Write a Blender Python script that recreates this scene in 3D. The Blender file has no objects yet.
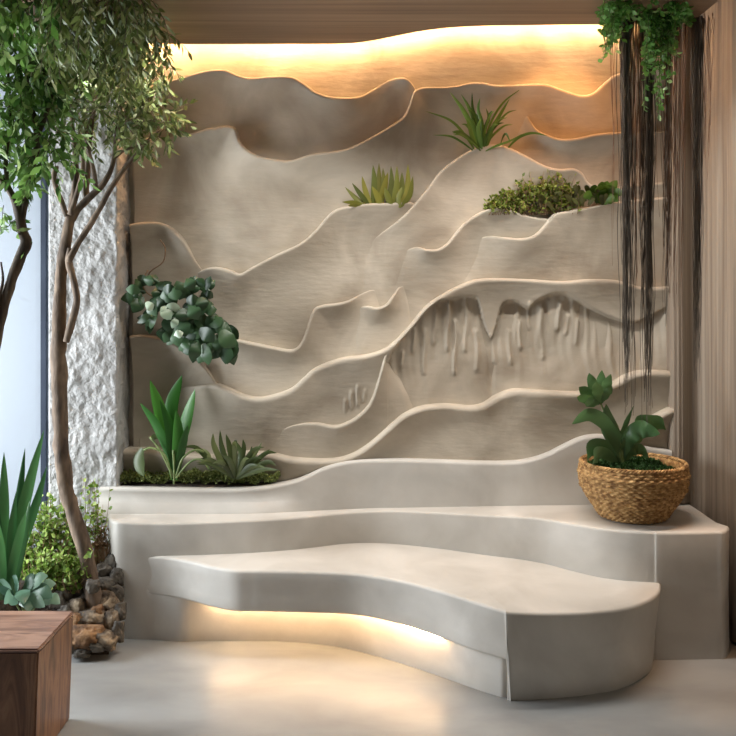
import bpy, bmesh, math, random
import numpy as np
from mathutils import Vector, noise
random.seed(7)
C = bpy.context.scene.collection
D = 5.12      # camera to back wall, metres
H = 1.8       # eye height
FX = 900.0    # focal length in pixels (736 px frame)
HZ = 290.0    # horizon row
R = random.uniform

def P(px, py, dep):
    s = FX / dep
    return Vector(((px - 368) / s, dep - D, H - (py - HZ) / s))
def depz(py, z):                      # depth at which a row sees height z
    return FX * (H - z) / (py - HZ)

# ------------------------------------------------------------------ objects
def obj(name, bm, mat, parent=None, smooth=True):
    me = bpy.data.meshes.new(name)
    if isinstance(bm, tuple):
        me.from_pydata(bm[0], [], bm[1]); me.update()
    else:
        bm.normal_update(); bm.to_mesh(me); bm.free()
    if smooth:
        me.polygons.foreach_set('use_smooth', [True] * len(me.polygons))
    o = bpy.data.objects.new(name, me); C.objects.link(o)
    if mat: me.materials.append(mat)
    if parent:
        o.parent = parent
        o.location = -Vector(parent.location)
    return o
def tag(o, label, cat, group=None, kind=None):
    o['label'] = label; o['category'] = cat
    if group: o['group'] = group
    if kind: o['kind'] = kind
    return o
def thing(name, label, cat, loc=(0, 0, 0), group=None):
    o = bpy.data.objects.new(name, None); C.objects.link(o)
    o.location = loc; o.empty_display_size = .05
    return tag(o, label, cat, group)
def struct(name, bm, mat, parent=None, smooth=False):
    o = obj(name, bm, mat, parent, smooth)
    if not parent: o['kind'] = 'structure'
    return o

# ------------------------------------------------------------------ mesh helpers
class MB:
    def __init__(s): s.v = []; s.f = []
    def add(s, vs, fs):
        n = len(s.v); s.v += [tuple(v) for v in vs]; s.f += [tuple(i + n for i in f) for f in fs]
    def m(s): return (s.v, s.f)
def box(mb, a, b):
    x0, y0, z0 = a; x1, y1, z1 = b
    mb.add([(x0,y0,z0),(x1,y0,z0),(x1,y1,z0),(x0,y1,z0),(x0,y0,z1),(x1,y0,z1),(x1,y1,z1),(x0,y1,z1)],
           [(0,3,2,1),(4,5,6,7),(0,1,5,4),(1,2,6,5),(2,3,7,6),(3,0,4,7)])
def catmull(pts, n):
    pts = [np.array(p, float) for p in pts]
    P0 = [2 * pts[0] - pts[1]] + pts + [2 * pts[-1] - pts[-2]]
    out = []
    for i in range(1, len(P0) - 2):
        a, b, c, d = P0[i-1], P0[i], P0[i+1], P0[i+2]
        for k in range(n):
            t = k / n
            out.append(.5 * ((2*b) + (-a + c)*t + (2*a - 5*b + 4*c - d)*t*t + (-a + 3*b - 3*c + d)*t**3))
    out.append(pts[-1]); return out
def tube(mb, pts, rad, n=8, sub=4, wob=0.0):
    """pts: Vectors, rad: radii"""
    q = [(*p, r) for p, r in zip(pts, rad)]
    if sub > 1: q = catmull(q, sub)
    vs = []; fs = []; prev = None
    L = len(q)
    for i, p in enumerate(q):
        a = Vector(q[max(i-1, 0)][:3]); b = Vector(q[min(i+1, L-1)][:3])
        t = (b - a)
        t = t.normalized() if t.length > 1e-9 else Vector((0,0,1))
        if prev is None:
            u = t.orthogonal().normalized()
        else:
            u = (prev - t * prev.dot(t))
            u = u.normalized() if u.length > 1e-6 else t.orthogonal().normalized()
        prev = u; w = t.cross(u)
        c = Vector(p[:3]); r = max(p[3], .0004)
        for k in range(n):
            an = 2 * math.pi * k / n
            rr = r
            if wob: rr *= 1 + wob * noise.noise(c * 18 + Vector((math.cos(an), math.sin(an), 0)) * 1.3)
            vs.append(c + (u * math.cos(an) + w * math.sin(an)) * rr)
    for i in range(L - 1):
        for k in range(n):
            k2 = (k + 1) % n
            fs.append((i*n + k, i*n + k2, (i+1)*n + k2, (i+1)*n + k))
    fs.append(tuple(range(n - 1, -1, -1))); fs.append(tuple((L-1)*n + k for k in range(n)))
    mb.add(vs, fs)
def blade(mb, spine, wfun, side, fold=.25, n=None, ripple=0.0):
    """leaf along a spine; wfun(t)= half width; side = across direction hint"""
    if n: 
        sp = catmull(spine, n); sp = [Vector(p) for p in sp]
    else: sp = [Vector(p) for p in spine]
    L = len(sp); vs = []; fs = []
    side = Vector(side)
    for i, p in enumerate(sp):
        t = i / (L - 1)
        d = (sp[min(i+1, L-1)] - sp[max(i-1, 0)])
        d = d.normalized() if d.length > 1e-9 else Vector((0,0,1))
        s = side - d * side.dot(d)
        s = s.normalized() if s.length > 1e-5 else d.orthogonal().normalized()
        up = s.cross(d).normalized()
        w = wfun(t)
        rp = ripple * w * math.sin(t * 17 + p.x * 40)
        vs += [p - s*w + up*(w*fold + rp), p, p + s*w + up*(w*fold - rp)]
    for i in range(L - 1):
        a = 3*i
        fs += [(a, a+1, a+4, a+3), (a+1, a+2, a+5, a+4)]
    mb.add(vs, fs)
def wl(w, peak=.45, tip=.0, base=.25):
    def f(t):
        if t < peak: k = base + (1 - base) * math.sin(t / peak * math.pi / 2)
        else: k = max(tip, math.cos((t - peak) / (1 - peak) * math.pi / 2) ** .8 if t < 1 else tip)
        return w * max(k, .02)
    return f
def little_leaf(mb, p, d, l, w, bend=.2):
    d = d.normalized(); s = d.cross(Vector((R(-1,1), R(-1,1), R(-1,1))))
    s = s.normalized() if s.length > 1e-4 else d.orthogonal()
    u = s.cross(d)
    m = p + d*l*.45 + u*bend*l*.3
    m2 = p + d*l*.78 + u*bend*l*.25
    e = p + d*l
    mb.add([p, m - s*w, m + u*(-w*.35), m + s*w, m2 - s*w*.62, m2 + s*w*.62, e],
           [(0,2,1), (0,3,2), (1,2,4), (2,3,5), (2,5,4), (4,5,6)])

# ------------------------------------------------------------------ materials
def srgb(r, g, b):
    f = lambda c: (c/255/12.92) if c/255 <= .04045 else ((c/255 + .055)/1.055)**2.4
    return (f(r), f(g), f(b), 1)
def new_mat(name):
    m = bpy.data.materials.new(name); m.use_nodes = True
    nt = m.node_tree; nt.nodes.clear()
    out = nt.nodes.new('ShaderNodeOutputMaterial'); b = nt.nodes.new('ShaderNodeBsdfPrincipled')
    nt.links.new(b.outputs[0], out.inputs[0]); return m, nt, b
def noise_mat(name, c1, c2, scale=4, rough=.8, bump=.2, bscale=40, stretch=(1,1,1), lo=.35, hi=.65, c3=None,
              detail=6, bstretch=None, bdist=.01, distort=0.0):
    m, nt, b = new_mat(name); N = nt.nodes.new; K = nt.links.new
    tc = N('ShaderNodeTexCoord'); mp = N('ShaderNodeMapping'); mp.inputs['Scale'].default_value = stretch
    K(tc.outputs['Object'], mp.inputs[0])
    n = N('ShaderNodeTexNoise'); n.inputs['Scale'].default_value = scale; n.inputs['Detail'].default_value = detail
    n.inputs['Distortion'].default_value = distort
    K(mp.outputs[0], n.inputs['Vector'])
    r = N('ShaderNodeValToRGB'); e = r.color_ramp.elements
    e[0].position = lo; e[1].position = hi; e[0].color = c1; e[1].color = c2
    if c3: x = e.new((lo + hi)/2); x.color = c3
    K(n.outputs[0], r.inputs[0]); K(r.outputs[0], b.inputs['Base Color'])
    b.inputs['Roughness'].default_value = rough
    if bump:
        mp2 = N('ShaderNodeMapping'); mp2.inputs['Scale'].default_value = bstretch or stretch
        K(tc.outputs['Object'], mp2.inputs[0])
        n2 = N('ShaderNodeTexNoise'); n2.inputs['Scale'].default_value = bscale; n2.inputs['Detail'].default_value = 5
        K(mp2.outputs[0], n2.inputs['Vector'])
        bp = N('ShaderNodeBump'); bp.inputs['Strength'].default_value = bump; bp.inputs['Distance'].default_value = bdist
        K(n2.outputs[0], bp.inputs['Height']); K(bp.outputs[0], b.inputs['Normal'])
    return m
def leaf_mat(name, cols, rough=.45, trans=.25):
    m, nt, b = new_mat(name); N = nt.nodes.new; K = nt.links.new
    g = N('ShaderNodeNewGeometry'); r = N('ShaderNodeValToRGB'); e = r.color_ramp.elements
    e[0].color = cols[0]; e[1].color = cols[-1]
    for i, c in enumerate(cols[1:-1]): x = e.new((i + 1)/(len(cols) - 1)); x.color = c
    K(g.outputs['Random Per Island'], r.inputs[0]); K(r.outputs[0], b.inputs['Base Color'])
    b.inputs['Roughness'].default_value = rough
    tr = N('ShaderNodeBsdfTranslucent'); K(r.outputs[0], tr.inputs[0])
    mx = N('ShaderNodeMixShader'); mx.inputs[0].default_value = trans
    out = [n for n in nt.nodes if n.type == 'OUTPUT_MATERIAL'][0]
    K(b.outputs[0], mx.inputs[1]); K(tr.outputs[0], mx.inputs[2]); K(mx.outputs[0], out.inputs[0])
    return m
def emit_mat(name, col, st):
    m = bpy.data.materials.new(name); m.use_nodes = True; nt = m.node_tree; nt.nodes.clear()
    o = nt.nodes.new('ShaderNodeOutputMaterial'); e = nt.nodes.new('ShaderNodeEmission')
    e.inputs[0].default_value = col; e.inputs[1].default_value = st; nt.links.new(e.outputs[0], o.inputs[0]); return m

M = {}
M['plaster'] = noise_mat('plaster', srgb(156,144,127), srgb(198,188,171), 2.4, .6, .35, 18, bstretch=(.6,1,2.2), bdist=.008, distort=.6)
M['seat'] = noise_mat('seat_plaster', srgb(182,178,170), srgb(206,203,196), 2.5, .5, .18, 24, bdist=.005, distort=.5)
M['stucco'] = noise_mat('rough_stucco', srgb(158,158,156), srgb(184,184,182), 6, .9, .8, 34, bdist=.02)
M['paint'] = noise_mat('white_paint', srgb(200,200,198), srgb(212,212,210), 3, .7, .05, 40)
M['floor'] = noise_mat('polished_concrete', srgb(118,120,120), srgb(164,166,165), 1.6, .34, .08, 14, stretch=(1,1.8,1), lo=.2, hi=.8, distort=.5, bdist=.003)
M['bark'] = noise_mat('bark', srgb(70,58,48), srgb(126,108,90), 22, .85, .6, 60, stretch=(1,1,.35), bdist=.006)
M['bark_dark'] = noise_mat('dark_bark', srgb(50,42,34), srgb(92,80,64), 22, .85, .6, 60, stretch=(1,1,.35), bdist=.006)
M['rock'] = noise_mat('rock', srgb(46,40,34), srgb(168,152,128), 14, .9, .9, 40, c3=srgb(98,86,72), bdist=.012)
M['rock_dark'] = noise_mat('dark_rock', srgb(42,40,38), srgb(100,94,84), 12, .85, .9, 40, bdist=.012)
M['rock_tan'] = noise_mat('tan_rock', srgb(70,50,34), srgb(160,126,90), 12, .9, .9, 40, c3=srgb(116,86,58), bdist=.012)
M['soil'] = noise_mat('soil', srgb(30,24,18), srgb(66,54,42), 20, .95, 1, 50, bdist=.02)
M['moss'] = leaf_mat('moss', [srgb(70,86,38), srgb(120,134,70), srgb(156,166,100), srgb(90,106,52)], .8, .3)
M['moss_deep'] = leaf_mat('deep_moss', [srgb(26,50,18), srgb(50,92,34), srgb(34,66,24)], .8, .2)
M['dracaena'] = leaf_mat('dracaena_leaf', [srgb(28,72,22), srgb(62,122,38), srgb(36,88,28), srgb(78,140,50)], .4, .3)
M['olive'] = leaf_mat('olive_leaf', [srgb(56,72,34), srgb(100,120,60), srgb(140,152,92), srgb(82,102,50), srgb(176,180,134)], .5, .25)
M['tree2'] = leaf_mat('fresh_leaf', [srgb(50,88,36), srgb(96,138,60), srgb(136,172,92), srgb(68,108,48), srgb(170,194,128)], .45, .35)
M['bush'] = leaf_mat('bush_leaf', [srgb(80,116,40), srgb(140,170,76), srgb(176,196,112), srgb(100,136,54)], .5, .4)
M['ivy'] = leaf_mat('ivy_leaf', [srgb(32,56,32), srgb(52,82,50), srgb(68,98,64), srgb(42,68,42)], .42, .15)
M['ivy_pale'] = leaf_mat('pale_ivy_leaf', [srgb(150,172,146), srgb(184,200,178)], .4, .2)
M['agave'] = leaf_mat('agave_leaf', [srgb(84,92,34), srgb(150,146,62), srgb(104,112,44), srgb(176,166,86)], .5, .2)
M['spider'] = leaf_mat('spider_leaf', [srgb(56,86,30), srgb(112,146,64), srgb(74,108,42)], .4, .25)
M['shrub'] = leaf_mat('shrub_leaf', [srgb(84,104,34), srgb(130,150,60), srgb(160,174,84), srgb(104,124,48)], .5, .3)
M['succulent'] = leaf_mat('succulent_leaf', [srgb(52,82,26), srgb(96,128,50), srgb(70,100,40)], .4, .2)
M['succulent_dark'] = leaf_mat('dark_succulent_leaf', [srgb(60,68,34), srgb(98,104,58), srgb(80,72,50)], .4, .15)
M['rosette'] = leaf_mat('rosette_leaf', [srgb(50,66,32), srgb(92,106,60), srgb(70,86,46), srgb(120,132,84)], .4, .2)
M['sword'] = leaf_mat('sword_leaf', [srgb(40,84,44), srgb(84,134,78), srgb(52,100,52)], .35, .3)
M['caladium'] = leaf_mat('caladium_leaf', [srgb(70,110,90), srgb(140,176,150), srgb(44,84,62), srgb(168,196,170)], .4, .25)
M['basketleaf'] = leaf_mat('broad_leaf', [srgb(58,92,52), srgb(98,132,82), srgb(74,108,64), srgb(122,150,104)], .35, .2)
M['vineleaf'] = leaf_mat('vine_leaf', [srgb(84,140,58), srgb(138,192,102), srgb(110,168,78), srgb(176,212,140)], .4, .35)
M['root'] = leaf_mat('aerial_root', [srgb(58,54,48), srgb(116,106,94), srgb(80,74,66)], .9, 0.0)
M['root_brown'] = leaf_mat('brown_root', [srgb(92,66,50), srgb(140,108,86), srgb(112,84,64)], .9, 0.0)
M['stem'] = noise_mat('stem', srgb(84,104,56), srgb(120,136,80), 20, .6, .1)
M['drystem'] = leaf_mat('dry_stem', [srgb(110,86,62), srgb(160,130,100), srgb(130,104,78)], .9, .1)
M['led_warm'] = emit_mat('warm_led', (1, .64, .34, 1), 52)
M['led_cove'] = emit_mat('cove_led', (1, .56, .26, 1), 110)
M['frame'] = noise_mat('window_metal', srgb(38,46,60), srgb(48,56,70), 5, .4, 0)
# frosted glass
m, nt, b = new_mat('frosted_glass'); M['glass'] = m
b.inputs['Base Color'].default_value = srgb(226,232,238); b.inputs['Roughness'].default_value = .35
tl = nt.nodes.new('ShaderNodeBsdfTranslucent'); tl.inputs[0].default_value = srgb(236,242,248)
mxg = nt.nodes.new('ShaderNodeMixShader'); mxg.inputs[0].default_value = .75
nt.links.new(b.outputs[0], mxg.inputs[1]); nt.links.new(tl.outputs[0], mxg.inputs[2])
nt.links.new(mxg.outputs[0], [n for n in nt.nodes if n.type == 'OUTPUT_MATERIAL'][0].inputs[0])

def wood(name, cols, scale, rough, axis_stretch, dist=6, bump=.15):
    m, nt, b = new_mat(name); N = nt.nodes.new; K = nt.links.new
    tc = N('ShaderNodeTexCoord'); mp = N('ShaderNodeMapping'); mp.inputs['Scale'].default_value = axis_stretch
    K(tc.outputs['Object'], mp.inputs[0])
    n = N('ShaderNodeTexNoise'); n.inputs['Scale'].default_value = scale; n.inputs['Detail'].default_value = 8
    n.inputs['Distortion'].default_value = dist; n.inputs['Roughness'].default_value = .6
    K(mp.outputs[0], n.inputs['Vector'])
    r = N('ShaderNodeValToRGB'); e = r.color_ramp.elements
    e[0].position = .3; e[1].position = .72; e[0].color = cols[0]; e[1].color = cols[-1]
    for i, c in enumerate(cols[1:-1]): x = e.new(.3 + .42*(i + 1)/(len(cols) - 1)); x.color = c
    K(n.outputs[0], r.inputs[0]); K(r.outputs[0], b.inputs['Base Color'])
    b.inputs['Roughness'].default_value = rough
    bp = N('ShaderNodeBump'); bp.inputs['Strength'].default_value = bump; bp.inputs['Distance'].default_value = .004
    K(n.outputs[0], bp.inputs['Height']); K(bp.outputs[0], b.inputs['Normal'])
    return m
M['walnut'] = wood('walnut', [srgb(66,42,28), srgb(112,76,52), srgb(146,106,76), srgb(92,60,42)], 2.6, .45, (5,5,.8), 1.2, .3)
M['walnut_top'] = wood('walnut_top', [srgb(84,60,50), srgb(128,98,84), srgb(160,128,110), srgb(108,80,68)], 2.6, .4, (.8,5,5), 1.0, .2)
M['ceilwood'] = wood('ceiling_wood', [srgb(120,94,74), srgb(142,114,90), srgb(162,134,108)], 2.2, .5, (.25,9,9), .5, .1)
M['curtain'] = wood('curtain_cloth', [srgb(112,98,84), srgb(138,124,108), srgb(158,146,130)], 3, .9, (9,9,.16), .3, .2)
M['wicker'] = noise_mat('wicker', srgb(120,84,44), srgb(196,158,104), 40, .75, .5, 90, c3=srgb(160,122,72), bdist=.004)

# ------------------------------------------------------------------ sculpted back wall
wallroot = struct('wall_back', None or (lambda: (lambda mb: (box(mb, (-1.62, .0, 0), (2.6, .12, 3.6)), mb.m())[1])(MB()))(), M['plaster'])
def smooth01(x): x = np.clip(x, 0, 1); return x*x*(3 - 2*x)
def lum(X, Z):  # broad hand-trowelled undulation shared by every wave
    return .010*np.sin(X*2.1 + Z*1.3 + .4) + .008*np.sin(X*3.7 - Z*4.1 + 1.1) + .005*np.sin(X*8.3 + Z*5.9) + .003*np.sin(Z*14 - X*9)
def layer(k, pts, r=.014, amp=.062, fall=.10, base=None, zmin=.45, extra=None, topback=.03, step=.008):
    """pts: (px, py[, a]) crest of one wave, left to right."""
    b0 = .012 + .0075*k if base is None else base
    q = [(p[0], p[1], p[2] if len(p) > 2 else 1.0) for p in pts]
    dense = catmull(q, 10)
    W = []
    lastx = -1e9
    for x, y, a in dense:
        if x > 676: break
        if x <= lastx + .02: x = lastx + .02
        lastx = x
        bb = b0(x) if callable(b0) else b0
        Fl = bb + (a*amp if a >= 0 else a*.05)
        p = P(x, y, D - Fl); W.append((p.x, p.z, a, bb))
    W = np.array(W)
    # resample by arc length
    seg = np.hypot(np.diff(W[:,0]), np.diff(W[:,1])); L = np.concatenate([[0], np.cumsum(seg)])
    n = int(L[-1]/step) + 2; s = np.linspace(0, L[-1], n)
    cx, cz, ca, cb = (np.interp(s, L, W[:,i]) for i in range(4))
    tx = np.gradient(cx); tz = np.gradient(cz); tl = np.hypot(tx, tz) + 1e-9
    nx, nz = -tz/tl, tx/tl
    F1 = cb + np.where(ca >= 0, ca*amp, ca*.05)
    rr = r*np.clip(.35 + ca*.65, .3, 1)
    rows = []
    lm = lum(cx, cz)
    rows.append((cx, cz, np.minimum(-topback, F1 - .09) + 0*cx))
    rows.append((cx, cz, (F1 + lm)*.4 ))
    rows.append((cx, cz, F1 - rr + lm))
    for th in (22, 45, 68, 90):
        t = math.radians(th)
        rows.append((cx - nx*rr*(1 - math.cos(t)), cz - nz*rr*(1 - math.cos(t)), F1 + lm - rr*(1 - math.sin(t))))
    bx = cx - nx*rr; bz = cz - nz*rr
    bx = np.maximum.accumulate(bx)
    ts = [0]; d = .008
    while ts[-1] < 2.6:
        ts.append(ts[-1] + d); d = min(d*1.10, .035) if extra is None else min(d*1.05, .010)
        if extra is not None and ts[-1] > .9: break
    for t in ts[1:]:
        z = np.maximum(bz - t, zmin - .002*(t))
        # distance to the crest
        X = bx[:, None]; Z = z[:, None]
        dd = np.hypot(X - cx[None, ::2], Z - cz[None, ::2])
        j = dd.argmin(1)*2; j = np.minimum(j, len(cx) - 1)
        dist = np.maximum(dd.min(1) - rr, 0)
        w = 1/(dd**3 + 1e-6); a = (w*ca[None, ::2]).sum(1)/w.sum(1); bb = cb
        prof = np.exp(-(dist/fall)**1.15)
        F = bb + np.where(a >= 0, a*amp*prof, a*.05) + lum(bx, z)
        if extra is not None: F = F + extra(bx, z, F)
        rows.append((bx, z, F))
    n = len(cx) + 2; vs = []; fs = []
    for (x, z, F) in rows:      # returns into the wall at both ends
        vs.append((float(x[0]) - .002, .04, float(z[0]))); vs.append((float(x[0]), float(-F[0]) + .01, float(z[0])))
        vs += [(float(a), float(-f), float(c)) for a, f, c in zip(x, F, z)]
    for i in range(len(rows) - 1):
        for j in range(n - 1):
            fs.append((i*n + j, (i+1)*n + j, (i+1)*n + j + 1, i*n + j + 1))
    return obj('relief_wave', (vs, fs), M['plaster'], wallroot)

# drip panel carved under the long wave
def wx(px, dep=4.98): return (px - 368)*dep/FX
def wz(py, dep=4.98): return H - (py - HZ)*dep/FX
_arch = [(384,372),(392,352),(402,338),(412,325),(425,312),(436,301),(450,298),(464,296.5),(477,297),(481,306),(484,318),(488,330),(493,337),(498,326),(503,306),(510,301),(520,302),(530,307),(540,300),(553,294),(568,293),(583,301),(600,311),(617,318),(640,322),(672,306),(700,300)]
_arch = catmull([(wx(a), wz(b)) for a, b in _arch], 6); _ax = np.array([p[0] for p in _arch]); _az = np.array([p[1] for p in _arch])
_ax = np.maximum.accumulate(_ax + np.arange(len(_ax))*1e-6)
rng = np.random.RandomState(3)
_dr = [(wx(x), wz(y0), wz(y1), w, h) for x, y0, y1, w, h in
       [(449,300,350,.010,.018),(456,320,375,.008,.018),(467,298,352,.009,.014),(414,328,352,.008,.018),(402,352,368,.008,.016),(435,305,345,.010,.012),
        (523,322,350,.008,.020),(532,302,330,.008,.012),(562,302,330,.010,.022),(570,315,335,.008,.016),(545,305,360,.012,.010),(512,330,365,.010,.012),
        (478,330,372,.012,.010),(425,330,375,.012,.008),(580,320,345,.008,.012),(494,335,365,.016,.012),
        (352,392,409,.005,.016),(358,386,406,.005,.016),(365,390,402,.005,.012),(346,400,412,.005,.010)]]
def drips(X, Z, F):
    top = np.interp(X, _ax, _az)
    below = top - Z
    win = smooth01((X - wx(380))/.05)*(1 - smooth01((X - wx(655))/.12))
    e = -.040*smooth01(below/.012)*np.exp(-np.maximum(below, 0)/.30)*win
    # long runnels of plaster
    xx = X + .012*np.sin(Z*9) + .006*np.sin(Z*23 + X*5)
    rn = (np.sin(xx*61)*.5 + np.sin(xx*97 + 1.3)*.35 + np.sin(xx*143 + .4)*.25)
    e = e + .0075*rn*win*smooth01(below/.03)*np.exp(-np.maximum(below - .2, 0)/.12)
    for (x, z0, z1, w, h) in _dr:
        xc = x + .006*np.sin((Z - z0)*20 + x*7)
        g = np.exp(-((X - xc)/w)**2)*smooth01((z0 - Z)/.02 + .5)*(1 - smooth01((z1 - Z)/.03 + .5))
        e = e + h*g
    return e

layer(1, [(131,93,1),(145,88,1),(165,82,1),(185,76,1),(205,70,1),(224,68.5,1),(238,74,1),(250,77,1),(270,75.5,1),(290,76,1),(303,82,1),(315,91,1),(330,96,1),(348,97,.9),(362,95,.5),(378,86,.25),(392,79,.3),(406,78,.6),(416,90,.0),(430,120,-.6),(470,150,-1),(700,150,-1)])
layer(2, [(131,138,1),(145,137.5,1),(165,137,1),(188,134,1),(205,129,1),(218,126.5,1),(229,125.5,1),(236,129,1),(240,140,1),(247,149,1),(260,156,1),(280,160,1),(292,160,1),(312,154,1),(345,149,1),(370,137,1),(392,124,1),(404,115,1),(410,102,.9),(414,91,.7),(424,87,.5),(450,86,.5),(478,81,.8),(500,84,1),(530,83,1),(548,84,1),(568,91,1),(584,95,1),(595,91,1),(605,82,1),(617,74,1),(645,68,1),(690,70,1)], fall=.12)
layer(3, [(440,170,-.5),(490,150,-.3),(512,130,-.12),(525,114,.03),(531,120,.3),(538,129,.7),(548,134,1),(560,138,1),(575,138,1),(595,134,1),(617,132,1),(650,131,1),(690,130,1)], fall=.10)
layer(4, [(100,300,-1),(180,285,-.6),(196,274,0),(207,268,.8),(218,267,1),(230,270,1),(240,273.5,1),(252,267,1),(275,255,1),(300,243,1),(316,229,1),(328,215,1),(340,207.5,1),(365,203.5,1),(390,202.5,1),(412,202,.8),(425,215,0),(450,240,-1),(700,260,-1)], fall=.14, topback=.03)
layer(5, [(270,300,-.6),(325,274,-.35),(352,256,-.15),(370,242,.0),(384,231,.3),(400,218.5,.8),(414,204,1),(428,187,1),(440,171,1),(455,159,1),(470,150,1),(485,144.5,1),(500,144,1),(515,149,1),(530,157,1),(545,165,1),(560,168.5,1),(574,168,1),(583,173,1),(590,183,1),(605,188,1),(640,184,1),(690,180,1)], fall=.16)
layer(6, [(360,275,-.6),(385,262,-.3),(405,251,.0),(417,247,.5),(427,249,1),(438,248.5,1),(448,242,1),(456,232,1),(465,222,1),(478,213,1),(492,208,1),(506,208.5,1),(520,213,1),(535,217,1),(550,219,.9),(575,224,0),(620,240,-1),(700,250,-1)])
layer(7, [(430,262,-.5),(455,250,-.25),(475,240,.0),(489,236,.4),(505,237,.9),(520,238,1),(532,236,1),(541,229,1),(548,220,1),(556,213,1),(575,209.5,1),(595,205.5,1),(617,201.5,1),(650,198,1),(690,195,1)], fall=.14)
layer(8, [(129,224,1),(138,222.5,1),(147,222,1),(160,222.5,1),(170,227,1),(180,236,1),(188,248,.7),(196,262,.2),(210,280,-.3),(230,310,-.8),(270,340,-1)], base=.05)
layer(9, [(170,340,-.6),(200,336,-.3),(220,335,.0),(235,339,.6),(252,343,1),(272,347,1),(289,350,1),(298,346,1),(304,336,1),(309,320,1),(314,309,1),(322,305,1),(340,302.5,1),(350,299.5,.8),(361,294,.25),(375,290,-.15),(400,295,-.5),(440,310,-1)], base=.055)
layer(9.5, [(310,340,-.6),(340,320,-.25),(357,309,.05),(367,306,.6),(377,307.5,1),(386,304,1),(393,295,.7),(400,287,.1),(412,290,-.3),(440,310,-1)], fall=.06, base=.061)
layer(8.5, [(129,336,1),(137,335,1),(150,336,1),(166,340,1),(180,347,1),(194,357,.8),(207,370,.5),(218,386,.1),(235,402,-.3),(260,420,-.8),(300,440,-1)], base=.07)
layer(10, [(140,396,-1),(180,388,-.2),(203,385.5,.6),(216,385,1),(228,389,1),(241,395,1),(255,398,1),(270,396,1),(290,389,1),(303,378,1),(315,368,1),(340,358.5,1),(365,355,1),(382,350,1),(395,341,1),(410,325,1),(424,308,1),(438,297,1),(458,286,1),(478,279,1),(500,278,1),(530,279,1),(563,281,1),(590,279,1),(617,280,1),(645,287,1),(672,286,1),(700,284,1)], extra=drips, amp=.056, fall=.12, r=.018)
layer(11, [(200,452,-.8),(245,440,-.3),(278,430,-.02),(298,424,.35),(316,423,.7),(335,426,1),(350,421,1),(362,412,1),(370,402,1),(376,386,1),(381,368,1),(385,353,.8),(388,349,.1),(391,352,-1.4),(400,356,-2),(700,356,-2)], amp=.05)
layer(12, [(121,450,1),(135,450,1),(150,450,1),(178,454.5,1),(210,456,.8),(240,452,.8),(268,453,1),(290,457.5,1),(312,459.5,1),(336,459,1),(354,453.5,1),(370,443,1),(388,427,1),(404,414,1),(422,407,1),(445,405,1),(470,407,1),(484,404.5,1),(498,396,1),(515,390,1),(540,391,1),(577,392.5,1),(598,389,1),(617,382,1),(630,375,1),(645,371,1),(672,371,1),(700,371,1)], r=.026, amp=.055)
layer(13.5, [(540,470,-1),(590,466,0),(612,448,.6),(628,434,1),(642,424,1),(656,416,1),(672,408,1),(700,398,1)], r=.028, amp=.06)

# ------------------------------------------------------------------ stepped bench
def X_at(px, dep): return (px - 368)*dep/FX
def tier(path, zt, zb, r=.016, backy=0.03, taper=lambda x: 0.0):
    """path: [(X, Y)] plan of the front edge left->right; zt/zb functions of X."""
    q = np.array(catmull(path, 8))
    n = len(q)
    t = np.gradient(q, axis=0); t /= (np.linalg.norm(t, axis=1)[:, None] + 1e-9)
    nn = np.stack([t[:,1], -t[:,0]], 1)         # outward = to the camera when path runs left->right
    vs = []; rows = 0
    xl, xr = q[:,0].min(), q[:,0].max()
    u = np.linspace(0, 1, n)
    def push(off, zf):
        nonlocal rows
        for i in range(n):
            z = zf(q[i][0])
            zr = max(0., zt(q[i][0]) - z)
            x, y = q[i] + nn[i]*(off - taper(q[i][0])*zr)
            wob = .0035*noise.noise(Vector((x*3, y*3, z*5)))
            vs.append((x, y + wob, z + .5*wob))
        rows += 1
    arc = [0, 30, 60, 90]
    for i in range(n):
        bx = xl + (xr - xl)*u[i]
        vs.append((bx, backy, zt(bx)))
    rows += 1
    # intermediate row of the top surface
    for f in (.33, .66):
        for i in range(n):
            bx = xl + (xr - xl)*u[i]
            x = bx*(1 - f) + (q[i][0] - nn[i][0]*r)*f; y = backy*(1 - f) + (q[i][1] - nn[i][1]*r)*f
            vs.append((x, y, zt(x)))
        rows += 1
    for a in arc:
        th = math.radians(a)
        push(-r + r*math.sin(th), lambda x, th=th: zt(x) - r + r*math.cos(th))
    for f in (.25, .5, .75):
        push(-.004*math.sin(f*math.pi), lambda x, f=f: (zt(x) - r)*(1 - f) + (zb(x) + r)*f)
    for a in arc[::-1]:
        th = math.radians(a)
        push(-r + r*math.sin(th), lambda x, th=th: zb(x) + r - r*math.cos(th))
    for i in range(n):
        bx = xl + (xr - xl)*u[i]
        vs.append((bx, backy, zb(bx)))
    rows += 1
    fs = []
    for i in range(rows - 1):
        for j in range(n - 1):
            fs.append((i*n + j, (i+1)*n + j, (i+1)*n + j + 1, i*n + j + 1))
    return (vs, fs)
def z1px(px):
    return .43 - .055*float(smooth01((px - 340)/300.))
bench = thing('plaster_bench', 'pale plaster bench with two curved stepped seats and a warm light glowing beneath', 'bench', (.2, -.7, 0))
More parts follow.
